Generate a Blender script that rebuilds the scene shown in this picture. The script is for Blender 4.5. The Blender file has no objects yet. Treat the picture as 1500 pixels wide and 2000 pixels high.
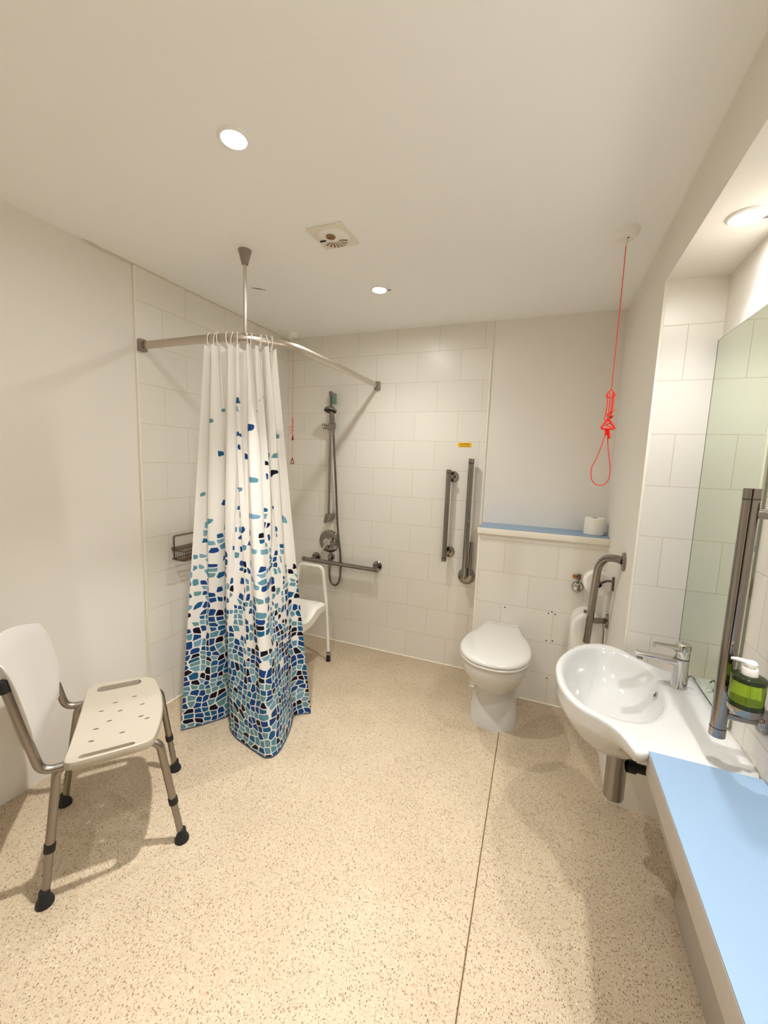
import bpy, bmesh, math, random
from mathutils import Vector, Matrix
random.seed(7)
S = bpy.context.scene
COL = S.collection
PI = math.pi

# ------------------------------------------------------------------ helpers
def lin(c):
    return tuple((x / 12.92 if x <= .04045 else ((x + .055) / 1.055) ** 2.4) for x in c)

def V(*a):
    return Vector(a)

class MB:
    """collects shapes and links them as ONE mesh object"""
    def __init__(self):
        self.v, self.f, self.uv = [], [], {}

    def add(self, vs, fs):
        n = len(self.v)
        self.v += [Vector(p) for p in vs]
        self.f += [tuple(i + n for i in f) for f in fs]
        return self

    def box(self, x0, x1, y0, y1, z0, z1, bev=0, seg=2):
        bm = bmesh.new()
        bmesh.ops.create_cube(bm, size=1)
        for p in bm.verts:
            p.co = Vector(((x0 + x1) / 2 + p.co.x * (x1 - x0), (y0 + y1) / 2 + p.co.y * (y1 - y0), (z0 + z1) / 2 + p.co.z * (z1 - z0)))
        if bev:
            bmesh.ops.bevel(bm, geom=bm.edges[:], offset=bev, segments=seg, affect='EDGES', profile=.5)
        bm.verts.index_update()
        self.add([p.co.copy() for p in bm.verts], [[q.index for q in f.verts] for f in bm.faces])
        bm.free()
        return self

    def loft(self, rings, cap0=True, cap1=True, closed=True):
        n = len(rings[0]); b = len(self.v)
        for r in rings:
            self.v += [Vector(p) for p in r]
        m = n if closed else n - 1
        for i in range(len(rings) - 1):
            for j in range(m):
                k = (j + 1) % n
                self.f.append((b + i * n + j, b + i * n + k, b + (i + 1) * n + k, b + (i + 1) * n + j))
        if cap0: self.f.append(tuple(b + j for j in reversed(range(n))))
        if cap1: self.f.append(tuple(b + (len(rings) - 1) * n + j for j in range(n)))
        return self

    def tube(self, pts, r, seg=12, caps=True, closed=False):
        pts = [Vector(p) for p in pts]
        rs = r if isinstance(r, (list, tuple)) else [r] * len(pts)
        n = len(pts)
        tang = []
        for i in range(n):
            a = pts[(i - 1) % n] if (closed or i > 0) else pts[i]
            c = pts[(i + 1) % n] if (closed or i < n - 1) else pts[i]
            tang.append((c - a).normalized())
        t = tang[0]
        ref = Vector((0, 0, 1)) if abs(t.z) < .9 else Vector((1, 0, 0))
        nrm = (ref - t * ref.dot(t)).normalized()
        rings = []
        for i in range(n):
            t = tang[i]
            nrm = (nrm - t * nrm.dot(t)).normalized()
            bi = t.cross(nrm)
            rings.append([pts[i] + (nrm * math.cos(2 * PI * k / seg) + bi * math.sin(2 * PI * k / seg)) * rs[i] for k in range(seg)])
        if closed:
            rings.append(rings[0])
            return self.loft(rings, False, False)
        return self.loft(rings, caps, caps)

    def lathe(self, prof, origin, axis=(0, 0, 1), seg=32, cap0=True, cap1=True):
        """prof: list of (radius, height along axis)"""
        ax = Vector(axis).normalized()
        ref = Vector((0, 0, 1)) if abs(ax.z) < .9 else Vector((1, 0, 0))
        a = (ref - ax * ref.dot(ax)).normalized(); b = ax.cross(a)
        o = Vector(origin)
        rings = [[o + ax * h + (a * math.cos(2 * PI * k / seg) + b * math.sin(2 * PI * k / seg)) * max(r, 1e-5) for k in range(seg)] for r, h in prof]
        return self.loft(rings, cap0, cap1)

    def prism(self, poly, fn, d0, d1, bev=0, seg=2):
        """extrude a 2d outline; fn(u, v, depth) gives the point"""
        bm = bmesh.new()
        a = [bm.verts.new(fn(u, v, d0)) for u, v in poly]
        b = [bm.verts.new(fn(u, v, d1)) for u, v in poly]
        n = len(poly)
        fa = bm.faces.new(a[::-1]); fb = bm.faces.new(b)
        for i in range(n):
            bm.faces.new((a[i], a[(i + 1) % n], b[(i + 1) % n], b[i]))
        bmesh.ops.recalc_face_normals(bm, faces=bm.faces[:])
        if bev:
            es = set(fa.edges) | set(fb.edges)
            bmesh.ops.bevel(bm, geom=list(es), offset=bev, segments=seg, affect='EDGES', profile=.5)
        bm.verts.index_update()
        self.add([p.co.copy() for p in bm.verts], [[q.index for q in f.verts] for f in bm.faces])
        bm.free()
        return self

    def build(self, name, mat, parent=None, loc=None, smooth=True, angle=40, uvfn=None, recalc=True, kind=None, label=None):
        off = Vector(loc) if loc is not None else (Vector(parent['_o']) if parent is not None else Vector((0, 0, 0)))
        me = bpy.data.meshes.new(name)
        me.from_pydata([tuple(p - off) for p in self.v], [], self.f)
        if recalc:
            bm = bmesh.new(); bm.from_mesh(me)
            bmesh.ops.recalc_face_normals(bm, faces=bm.faces[:])
            bm.to_mesh(me); bm.free()
        if smooth:
            me.polygons.foreach_set('use_smooth', [True] * len(me.polygons))
            me.set_sharp_from_angle(angle=math.radians(angle))
        if uvfn:
            uv = me.uv_layers.new(name='UVMap')
            for p in me.polygons:
                for li in p.loop_indices:
                    w = me.vertices[me.loops[li].vertex_index].co + off
                    uv.data[li].uv = uvfn(w, p.normal)
        me.materials.append(mat)
        o = bpy.data.objects.new(name, me)
        COL.objects.link(o)
        if parent is not None:
            o.parent = parent
        else:
            o.location = off
        o['_o'] = tuple(off)
        if kind: o['kind'] = kind
        if label: o['label'] = label
        return o

def thing(name, loc, label, cat, group=None):
    o = bpy.data.objects.new(name, None)
    COL.objects.link(o)
    o.location = loc
    o.empty_display_size = .05
    o['_o'] = tuple(loc)
    return tag(o, label, cat, group)

def tag(o, label, cat, group=None):
    o['label'] = label; o['category'] = cat
    if group: o['group'] = group
    return o

def fillet(pts, r, n=8):
    """round the corners of a polyline"""
    pts = [Vector(p) for p in pts]
    out = [pts[0]]
    for i in range(1, len(pts) - 1):
        p = pts[i]; a = (pts[i - 1] - p); b = (pts[i + 1] - p)
        la, lb = a.length, b.length
        a.normalize(); b.normalize()
        ang = a.angle(b)
        if ang > 3.12:
            out.append(p); continue
        rr = r[i - 1] if isinstance(r, (list, tuple)) else r
        d = min(rr / math.tan(ang / 2), la * .49, lb * .49)
        for k in range(n + 1):
            t = k / n
            out.append((p + a * d) * (1 - t) ** 2 + p * 2 * t * (1 - t) + (p + b * d) * t ** 2)
    out.append(pts[-1])
    return out

def spline(pts, n=8, closed=False):
    pts = [Vector(p) for p in pts]
    m = len(pts); out = []
    rng = m if closed else m - 1
    for i in range(rng):
        if closed:
            p0, p1, p2, p3 = pts[(i - 1) % m], pts[i], pts[(i + 1) % m], pts[(i + 2) % m]
        else:
            p1, p2 = pts[i], pts[i + 1]
            p0 = pts[i - 1] if i > 0 else p1 * 2 - p2
            p3 = pts[i + 2] if i + 2 < m else p2 * 2 - p1
        for k in range(n):
            t = k / n
            out.append(.5 * ((2 * p1) + (p2 - p0) * t + (2 * p0 - 5 * p1 + 4 * p2 - p3) * t * t + (3 * p1 - p0 - 3 * p2 + p3) * t ** 3))
    if not closed: out.append(pts[-1])
    return out

def rrect(x0, x1, y0, y1, r, n=5):
    out = []
    for cx, cy, a0 in ((x1 - r, y1 - r, 0), (x0 + r, y1 - r, 90), (x0 + r, y0 + r, 180), (x1 - r, y0 + r, 270)):
        for k in range(n + 1):
            a = math.radians(a0 + 90 * k / n)
            out.append((cx + r * math.cos(a), cy + r * math.sin(a)))
    return out

# ------------------------------------------------------------------ materials
def mat(name, col, rough=.5, metal=0, spec=.5, coat=0, trans=0, ior=1.45, bump=None, sub=0):
    m = bpy.data.materials.new(name); m.use_nodes = True
    nt = m.node_tree; b = nt.nodes['Principled BSDF']
    b.inputs['Base Color'].default_value = (*lin(col), 1)
    b.inputs['Roughness'].default_value = rough
    b.inputs['Metallic'].default_value = metal
    b.inputs['Specular IOR Level'].default_value = spec
    b.inputs['Coat Weight'].default_value = coat
    b.inputs['Coat Roughness'].default_value = .08
    b.inputs['Transmission Weight'].default_value = trans
    b.inputs['IOR'].default_value = ior
    tc = nt.nodes.new('ShaderNodeTexCoord')
    if bump:
        sc, st = bump
        nz = nt.nodes.new('ShaderNodeTexNoise'); nz.inputs['Scale'].default_value = sc; nz.inputs['Detail'].default_value = 4
        bp = nt.nodes.new('ShaderNodeBump'); bp.inputs['Strength'].default_value = st; bp.inputs['Distance'].default_value = .002
        nt.links.new(tc.outputs['Object'], nz.inputs['Vector'])
        nt.links.new(nz.outputs['Fac'], bp.inputs['Height'])
        nt.links.new(bp.outputs['Normal'], b.inputs['Normal'])
    else:
        # slight procedural wear in the gloss
        nz = nt.nodes.new('ShaderNodeTexNoise'); nz.inputs['Scale'].default_value = 30; nz.inputs['Detail'].default_value = 3
        mr = nt.nodes.new('ShaderNodeMapRange')
        mr.inputs['To Min'].default_value = max(rough * .85, 0); mr.inputs['To Max'].default_value = min(rough * 1.15 + .005, 1)
        nt.links.new(tc.outputs['Object'], nz.inputs['Vector'])
        nt.links.new(nz.outputs['Fac'], mr.inputs['Value'])
        nt.links.new(mr.outputs['Result'], b.inputs['Roughness'])
    return m

def tile_mat(name, ou, ov):
    m = bpy.data.materials.new(name); m.use_nodes = True
    nt = m.node_tree; b = nt.nodes['Principled BSDF']
    uv = nt.nodes.new('ShaderNodeUVMap')
    mp = nt.nodes.new('ShaderNodeMapping'); mp.inputs['Location'].default_value = (ou, ov, 0)
    br = nt.nodes.new('ShaderNodeTexBrick')
    br.offset = .5; br.offset_frequency = 2; br.squash = 1
    br.inputs['Scale'].default_value = 1
    br.inputs['Brick Width'].default_value = .3026
    br.inputs['Row Height'].default_value = .2
    br.inputs['Mortar Size'].default_value = .0014
    br.inputs['Mortar Smooth'].default_value = .3
    br.inputs['Color1'].default_value = (*lin(TILE), 1)
    br.inputs['Color2'].default_value = (*lin([c * .985 for c in TILE]), 1)
    br.inputs['Mortar'].default_value = (*lin(GROUT), 1)
    bp = nt.nodes.new('ShaderNodeBump'); bp.inputs['Strength'].default_value = .35; bp.inputs['Distance'].default_value = .0012; bp.invert = True
    nz = nt.nodes.new('ShaderNodeTexNoise'); nz.inputs['Scale'].default_value = 5; nz.inputs['Detail'].default_value = 1
    ad = nt.nodes.new('ShaderNodeMath'); ad.operation = 'MULTIPLY_ADD'; ad.inputs[1].default_value = .6
    nt.links.new(uv.outputs['UV'], mp.inputs['Vector'])
    nt.links.new(mp.outputs['Vector'], br.inputs['Vector'])
    nt.links.new(mp.outputs['Vector'], nz.inputs['Vector'])
    nt.links.new(br.outputs['Color'], b.inputs['Base Color'])
    nt.links.new(nz.outputs['Fac'], ad.inputs[0]); nt.links.new(br.outputs['Fac'], ad.inputs[2])
    nt.links.new(ad.outputs[0], bp.inputs['Height'])
    nt.links.new(bp.outputs['Normal'], b.inputs['Normal'])
    mr = nt.nodes.new('ShaderNodeMapRange'); mr.inputs['To Min'].default_value = .32; mr.inputs['To Max'].default_value = .8
    nt.links.new(br.outputs['Fac'], mr.inputs['Value'])
    nt.links.new(mr.outputs['Result'], b.inputs['Roughness'])
    b.inputs['Specular IOR Level'].default_value = .45
    return m

TILE = (.90, .885, .85)
GROUT = (.79, .75, .68)
M = {}
M['paint'] = mat('warm_white_paint', (.905, .89, .86), .55, spec=.3, bump=(60, .08))
M['ceiling'] = mat('ceiling_paint', (.965, .965, .96), .7, spec=.2, bump=(50, .06))
M['trim'] = mat('white_plastic_trim', (.93, .91, .86), .35)
M['sealant'] = mat('white_sealant', (.93, .90, .82), .5)
M['chrome'] = mat('stainless_steel', (.60, .575, .55), .09, 1)
M['brightchrome'] = mat('polished_chrome', (.82, .81, .80), .05, 1)
M['alu'] = mat('satin_aluminium', (.60, .57, .54), .34, 1)
M['railalu'] = mat('brushed_aluminium_rail', (.78, .74, .69), .3, 1)
M['railcap'] = mat('taupe_grey_plastic', (.55, .50, .45), .4)
M['rubber'] = mat('black_rubber', (.10, .10, .105), .55)
M['dark'] = mat('dark_void', (.06, .05, .045), .7)
M['china'] = mat('white_vitreous_china', (.81, .81, .80), .08, spec=.55, coat=.3)
M['seatplastic'] = mat('white_gloss_plastic', (.82, .81, .785), .16, spec=.5, coat=.2)
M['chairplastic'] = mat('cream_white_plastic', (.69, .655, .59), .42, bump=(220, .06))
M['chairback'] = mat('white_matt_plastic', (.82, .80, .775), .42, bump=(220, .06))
M['stool'] = mat('white_moulded_plastic', (.94, .93, .90), .2, coat=.2)
M['blue'] = mat('light_blue_laminate', (.53, .63, .735), .38, spec=.45)
M['edge'] = mat('grey_white_laminate_edge', (.72, .69, .65), .45)
M['panel'] = mat('white_laminate_panel', (.72, .69, .65), .5)
M['paper'] = mat('tissue_paper', (.95, .935, .90), .9, spec=.1, bump=(150, .25))
M['card'] = mat('grey_cardboard', (.35, .31, .27), .9)
M['redcord'] = mat('red_cord', (.90, .16, .09), .6)
M['redplastic'] = mat('red_plastic', (.93, .10, .06), .35)
M['darkred'] = mat('dark_red_plastic', (.55, .07, .05), .4)
M['wire'] = mat('tarnished_wire', (.46, .37, .30), .35, .9)
M['teal'] = mat('teal_grey_plastic', (.42, .52, .47), .35)
M['hose'] = mat('dark_chrome_hose', (.46, .43, .41), .28, .95)
M['yellow'] = mat('yellow_vinyl', (.97, .77, .10), .4)
M['ink'] = mat('black_ink', (.12, .08, .03), .6)
M['whiteplastic'] = mat('white_plastic', (.94, .93, .91), .3)
M['creamplastic'] = mat('yellowed_white_plastic', (.90, .88, .82), .4)
M['brownplastic'] = mat('brown_grille', (.55, .43, .27), .5)
M['brass'] = mat('aged_brass', (.72, .46, .20), .3, .9)
M['binlid'] = mat('grey_plastic_lid', (.45, .42, .40), .4)
M['door'] = mat('dark_brown_wood', (.22, .145, .10), .45, bump=(30, .2))
M['glass'] = mat('green_glass', (.66, .80, .20), .05, trans=.75, ior=1.45)
M['liquid'] = mat('green_soap', (.62, .74, .12), .15, trans=.35, ior=1.33)
M['darkglass'] = mat('dark_green_glass', (.16, .21, .10), .08, trans=.3)
M['mirror'] = mat('silvered_mirror', (.86, .895, .83), .004, 1)
for m_ in (M['mirror'],):
    for l in list(m_.node_tree.links):
        if l.to_socket.name == 'Roughness': m_.node_tree.links.remove(l)
M['clear'] = mat('clear_acrylic', (.9, .9, .88), .05, trans=.8)

def emit(name, col, s):
    m = bpy.data.materials.new(name); m.use_nodes = True
    nt = m.node_tree
    for n in list(nt.nodes):
        if n.type == 'BSDF_PRINCIPLED': nt.nodes.remove(n)
    e = nt.nodes.new('ShaderNodeEmission')
    e.inputs['Color'].default_value = (*col, 1); e.inputs['Strength'].default_value = s
    nt.links.new(e.outputs[0], nt.nodes['Material Output'].inputs['Surface'])
    return m
LAMP = (1.0, .982, .952)
M['lampmain'] = emit('warm_lamp_main', LAMP, 330)
M['lampsoffit'] = emit('warm_lamp_soffit', LAMP, 120)

def floor_mat():
    m = bpy.data.materials.new('speckled_beige_vinyl'); m.use_nodes = True
    nt = m.node_tree; b = nt.nodes['Principled BSDF']; L = nt.links.new
    tc = nt.nodes.new('ShaderNodeTexCoord')
    def flecks(scale, lo, hi, sx, rot):
        mp = nt.nodes.new('ShaderNodeMapping'); mp.inputs['Scale'].default_value = (sx, 1, 1); mp.inputs['Rotation'].default_value = (0, 0, rot)
        nz = nt.nodes.new('ShaderNodeTexNoise'); nz.inputs['Scale'].default_value = 70; nz.inputs['Detail'].default_value = 2
        mx = nt.nodes.new('ShaderNodeMix'); mx.data_type = 'VECTOR'; mx.inputs['Factor'].default_value = .012
        vo = nt.nodes.new('ShaderNodeTexVoronoi'); vo.voronoi_dimensions = '2D'; vo.inputs['Scale'].default_value = scale
        sp = nt.nodes.new('ShaderNodeSeparateColor')
        mr = nt.nodes.new('ShaderNodeMapRange'); mr.inputs['To Min'].default_value = lo; mr.inputs['To Max'].default_value = hi
        cp = nt.nodes.new('ShaderNodeMath'); cp.operation = 'SUBTRACT'
        ss = nt.nodes.new('ShaderNodeMapRange'); ss.inputs['From Min'].default_value = -.03; ss.inputs['From Max'].default_value = .05
        L(tc.outputs['Object'], mp.inputs['Vector']); L(mp.outputs[0], mx.inputs[4]); L(mp.outputs[0], nz.inputs['Vector']); L(nz.outputs['Color'], mx.inputs[5])
        L(mx.outputs[1], vo.inputs['Vector']); L(vo.outputs['Color'], sp.inputs[0]); L(sp.outputs[0], mr.inputs['Value'])
        L(mr.outputs[0], cp.inputs[0]); L(vo.outputs['Distance'], cp.inputs[1]); L(cp.outputs[0], ss.inputs['Value'])
        return ss.outputs[0], sp.outputs[1]
    base = nt.nodes.new('ShaderNodeTexNoise'); base.inputs['Scale'].default_value = 3.5; base.inputs['Detail'].default_value = 5
    cr = nt.nodes.new('ShaderNodeValToRGB')
    cr.color_ramp.elements[0].color = (*lin((.715, .655, .56)), 1); cr.color_ramp.elements[0].position = .3
    cr.color_ramp.elements[1].color = (*lin((.76, .70, .605)), 1); cr.color_ramp.elements[1].position = .7
    L(tc.outputs['Object'], base.inputs['Vector']); L(base.outputs['Fac'], cr.inputs['Fac'])
    f1, h1 = flecks(150, -.42, .40, 1.5, .5)
    f2, h2 = flecks(210, -.40, .42, 1.3, 1.9)
    f3, h3 = flecks(120, -.35, .38, 1.0, .2)
    col = cr.outputs['Color']
    for f, c, k in ((f3, (.92, .84, .72), .35), (f2, (.66, .52, .38), .7), (f1, (.38, .26, .17), .8)):
        mx = nt.nodes.new('ShaderNodeMix'); mx.data_type = 'RGBA'
        ml = nt.nodes.new('ShaderNodeMath'); ml.operation = 'MULTIPLY'; ml.inputs[1].default_value = k
        L(f, ml.inputs[0]); L(ml.outputs[0], mx.inputs['Factor']); L(col, mx.inputs[6]); mx.inputs[7].default_value = (*lin(c), 1)
        col = mx.outputs[2]
    L(col, b.inputs['Base Color'])
    b.inputs['Roughness'].default_value = .5
    b.inputs['Specular IOR Level'].default_value = .3
    return m
M['floor'] = floor_mat()

def curtain_mat():
    m = bpy.data.materials.new('mosaic_print_curtain'); m.use_nodes = True
    nt = m.node_tree; b = nt.nodes['Principled BSDF']; L = nt.links.new
    def math_(op, a, c=None, d=None):
        n = nt.nodes.new('ShaderNodeMath'); n.operation = op
        for i, x in enumerate((a, c, d)):
            if x is None: continue
            if isinstance(x, (int, float)): n.inputs[i].default_value = x
            else: L(x, n.inputs[i])
        return n.outputs[0]
    uv = nt.nodes.new('ShaderNodeUVMap')
    mp = nt.nodes.new('ShaderNodeMapping'); mp.inputs['Scale'].default_value = (1 / .037, 1 / .032, 1)
    L(uv.outputs['UV'], mp.inputs['Vector'])
    # rows of the print wander a little
    wz = nt.nodes.new('ShaderNodeTexNoise'); wz.noise_dimensions = '2D'; wz.inputs['Scale'].default_value = .22; wz.inputs['Detail'].default_value = 0
    L(mp.outputs[0], wz.inputs['Vector'])
    sb = nt.nodes.new('ShaderNodeVectorMath'); sb.operation = 'SUBTRACT'; sb.inputs[1].default_value = (.5, .5, .5)
    L(wz.outputs['Color'], sb.inputs[0])
    ma = nt.nodes.new('ShaderNodeVectorMath'); ma.operation = 'MULTIPLY_ADD'; ma.inputs[1].default_value = (1.5, 1.5, 0)
    L(sb.outputs[0], ma.inputs[0]); L(mp.outputs[0], ma.inputs[2])
    def voro(feat):
        v = nt.nodes.new('ShaderNodeTexVoronoi'); v.voronoi_dimensions = '2D'; v.feature = feat
        v.inputs['Scale'].default_value = 1; v.inputs['Randomness'].default_value = .55
        L(ma.outputs[0], v.inputs['Vector']); return v
    vf = voro('F1'); ve = voro('DISTANCE_TO_EDGE')
    sp = nt.nodes.new('ShaderNodeSeparateXYZ'); L(vf.outputs['Position'], sp.inputs[0])
    sc = nt.nodes.new('ShaderNodeSeparateColor'); L(vf.outputs['Color'], sc.inputs[0])
    h = math_('MULTIPLY', sp.outputs[1], .032)              # height of the cell's centre on the cloth
    dens = nt.nodes.new('ShaderNodeFloatCurve') if False else nt.nodes.new('ShaderNodeValToRGB')
    e = dens.color_ramp.elements
    e[0].position = 0; e[0].color = (1, 1, 1, 1)
    e[1].position = 1; e[1].color = (0, 0, 0, 1)
    for p, v in ((.17, 1), (.23, .92), (.30, .76), (.38, .62), (.46, .46), (.54, .27), (.62, .15), (.72, .075), (.87, .055), (.91, 0)):
        x = e.new(p); x.color = (v, v, v, 1)
    L(math_('DIVIDE', h, 1.93), dens.inputs['Fac'])
    dv = nt.nodes.new('ShaderNodeSeparateColor'); L(dens.outputs['Color'], dv.inputs[0])
    pres = math_('LESS_THAN', sc.outputs[0], dv.outputs[0])
    thr = math_('ADD', math_('MULTIPLY', math_('SUBTRACT', 1, dv.outputs[0]), math_('MULTIPLY_ADD', sc.outputs[2], .03, .05)), .075)
    ins = nt.nodes.new('ShaderNodeMapRange'); ins.inputs['From Min'].default_value = -.012; ins.inputs['From Max'].default_value = .012
    L(math_('SUBTRACT', ve.outputs['Distance'], thr), ins.inputs['Value'])
    # each printed block is a rounded square cut by the joints round it
    dl = nt.nodes.new('ShaderNodeVectorMath'); dl.operation = 'SUBTRACT'
    L(ma.outputs[0], dl.inputs[0]); L(vf.outputs['Position'], dl.inputs[1])
    ds = nt.nodes.new('ShaderNodeSeparateXYZ'); L(dl.outputs[0], ds.inputs[0])
    sup = math_('POWER', math_('ADD', math_('POWER', math_('ABSOLUTE', ds.outputs[0]), 3.2), math_('POWER', math_('ABSOLUTE', ds.outputs[1]), 3.2)), 1 / 3.2)
    rad = math_('MULTIPLY_ADD', dv.outputs[0], .20, math_('MULTIPLY_ADD', sc.outputs[2], .12, .34))
    rin = nt.nodes.new('ShaderNodeMapRange'); rin.inputs['From Min'].default_value = -.02; rin.inputs['From Max'].default_value = .02
    L(math_('SUBTRACT', rad, sup), rin.inputs['Value'])
    fac = math_('MULTIPLY', math_('MULTIPLY', pres, ins.outputs[0]), rin.outputs[0])
    rp = nt.nodes.new('ShaderNodeValToRGB'); rp.color_ramp.interpolation = 'CONSTANT'
    re = rp.color_ramp.elements
    re[0].position = 0; re[0].color = (*lin((.05, .03, .14)), 1)
    re[1].position = .15; re[1].color = (*lin((.07, .27, .52)), 1)
    for p, c in ((.40, (.10, .37, .55)), (.55, (.36, .58, .66)), (.72, (.42, .60, .63)), (.86, (.47, .66, .75))):
        x = re.new(p); x.color = (*lin(c), 1)
    L(sc.outputs[1], rp.inputs['Fac'])
    mx = nt.nodes.new('ShaderNodeMix'); mx.data_type = 'RGBA'
    mx.inputs[6].default_value = (*lin((.945, .935, .915)), 1)
    L(fac, mx.inputs['Factor']); L(rp.outputs['Color'], mx.inputs[7])
    L(mx.outputs[2], b.inputs['Base Color'])
    b.inputs['Roughness'].default_value = .55; b.inputs['Specular IOR Level'].default_value = .25
    tr = nt.nodes.new('ShaderNodeBsdfTranslucent'); L(mx.outputs[2], tr.inputs['Color'])
    ms = nt.nodes.new('ShaderNodeMixShader'); ms.inputs[0].default_value = .22
    L(b.outputs[0], ms.inputs[1]); L(tr.outputs[0], ms.inputs[2]); L(ms.outputs[0], nt.nodes['Material Output'].inputs['Surface'])
    return m
M['curtain'] = curtain_mat()

# ------------------------------------------------------------------ the room
XL, YB, H = -1.955, 2.765, 2.363       # tiled faces of left and back wall, ceiling height
XR, XN, YN, ZS = .349, .54, 1.872, 2.151   # right wall, niche wall, niche return, soffit
YR = -1.35                              # wall behind the camera
W_ = .3026
uvx = lambda p, n: (p.x, p.z)
uvy = lambda p, n: (p.y, p.z)

MB().box(-2.1, .72, YR - .1, 2.9, -.08, 0).build('floor', M['floor'], kind='structure', smooth=False)
# welded seam running along the vinyl
MB().loft([[(x + dx, y, z) for dx, z in ((-.0022, .0002), (0, .0011), (.0022, .0002))] for x, y in ((-.139, 2.17), (-.125, 1.54), (-.111, .91), (-.085, -.3), (-.06, YR))], False, False, False).build('trim_1', mat('seam_weld', (.42, .33, .23), .5), kind='structure')
cl = MB().box(-2.1, .72, YR - .1, 2.9, H, H + .08).build('ceiling', M['ceiling'], kind='structure', smooth=False)
MB().tube([(-1.58, 1.892, H), (-1.55, 1.913, H), (-1.521, 1.938, H)], [.0015, .003, .0015], 6).build('crack', M['ink'], cl)
MB().box(-2.1, XL - .008, YR - .1, 2.9, 0, H).build('wall_left', M['paint'], kind='structure', smooth=False)
tl = tile_mat('left_wall_tiles', -1.640 + W_ / 2 + W_ * 20, .8)
MB().box(XL - .008, XL, 1.496, YB, 0, H).build('wall_left_tiling', tl, kind='structure', smooth=False, uvfn=uvy)
MB().box(XL - .008, XL + .001, 1.484, 1.496, 0, H, .002).build('trim_2', M['trim'], kind='structure')
MB().box(-2.1, .72, YB + .008, 2.95, 0, H).build('wall_back', M['paint'], kind='structure', smooth=False)
tb = tile_mat('back_wall_tiles', 1.4996 + W_ / 2 + W_ * 20, .8)
MB().box(XL, -.402, YB, YB + .008, 0, H).build('wall_back_tiling', tb, kind='structure', smooth=False, uvfn=uvx)
MB().box(-.402, -.392, YB - .001, YB + .008, 0, H, .002).build('trim_3', M['trim'], kind='structure')
# right wall with the niche around the basin
MB().box(XR, .72, YN + .008, 2.9, 0, H).build('wall_right', M['paint'], kind='structure', smooth=False)
tn = tile_mat('niche_return_tiles', -.438 + W_ / 2 + W_ * 20, -.1905 + .8)
MB().box(XR + .009, XN + .02, YN, YN + .008, 0, ZS).build('wall_niche_return', tn, kind='structure', smooth=False, uvfn=uvx)
MB().box(XR - .001, XR + .009, YN - .001, YN + .010, 0, ZS, .0015).build('trim_4', M['trim'], kind='structure')
MB().box(XR, .72, YR - .1, YN + .008, ZS, H).build('wall_bulkhead', M['paint'], kind='structure', smooth=False)
tm = tile_mat('niche_wall_tiles', -1.30 + W_ / 2 + W_ * 20, -.1905 + .8)
MB().box(XN, XN + .008, YR - .1, YN, 0, 1.926).build('wall_niche_tiling', tm, kind='structure', smooth=False, uvfn=uvy)
MB().box(XN + .004, .72, YR - .1, YN + .008, 0, ZS).build('wall_niche', M['paint'], kind='structure', smooth=False)
MB().box(-2.1, .72, YR - .1, YR, 0, H).build('wall_rear', M['paint'], kind='structure', smooth=False)
# dark door behind the camera, added to put dark streaks in the chrome
dr = MB().box(-.75, .2, YR, YR + .045, .005, 2.02, .004).build('added_door', M['door'], kind='structure')
MB().lathe([(.008, 0), (.008, .05), (.011, .05), (.011, .06)], (.12, YR + .045, 1.0), (0, 1, 0), 16).tube([(.12, YR + .1, 1.0), (.0, YR + .1, 1.0)], .009, 12).build('door_handle', M['chrome'], dr)
db = MB()
for x0, x1, z1 in ((-.82, -.75, 2.09), (.2, .27, 2.09)):
    db.box(x0, x1, YR, YR + .03, 0, z1, .003)
db.box(-.75, .2, YR, YR + .03, 2.02, 2.09, .003)
db.build('trim_5', M['trim'], kind='structure')
# sealant beads where the tiles meet floor
MB().tube([(XL + .002, 1.49, .003), (XL + .002, YB - .002, .003), (-.37, YB - .002, .003)], .005, 8).build('baseboard_back', M['sealant'], kind='structure')
MB().tube([(-.37, 2.553, .003), (XR, 2.553, .003)], .005, 8).build('baseboard_boxing', M['sealant'], kind='structure')
# yellowed filler where the left wall tiles meet the ceiling
fp = [(XL + .002, 1.25 + .04 * i, H - .003 + .002 * math.sin(i * 2.1)) for i in range(38)]
MB().tube(fp, [.0015 + .0025 * abs(math.sin(i * 1.7)) for i in range(38)], 6).build('trim_6', mat('yellowed_filler', (.86, .81, .71), .7), kind='structure')

# tiled boxing that hides the cistern
tx = tile_mat('boxing_tiles', -.094 + W_ / 2 + W_ * 20, .007 + .8)
YX = 2.555
bx = MB().box(-.372, XR, YX, YB + .006, 0, 1.024).build('wall_boxing', tx, kind='structure', smooth=False, uvfn=lambda p, n: (p.x if abs(n.y) > .5 else p.y + .1, p.z))
MB().box(-.376, -.366, YX - .001, YX + .008, 0, 1.024, .0015).build('edge_trim', M['trim'], bx)
for (x, z) in ((-.185, .573), (.067, .578), (.086, .590), (.105, .578), (.069, .407), (.103, .411), (.09, .17)):
    MB().lathe([(.0042, 0), (.0035, -.0012)], (x, YX + .0002, z), (0, 1, 0), 12).build('drill_hole', M['dark'], bx)

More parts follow.
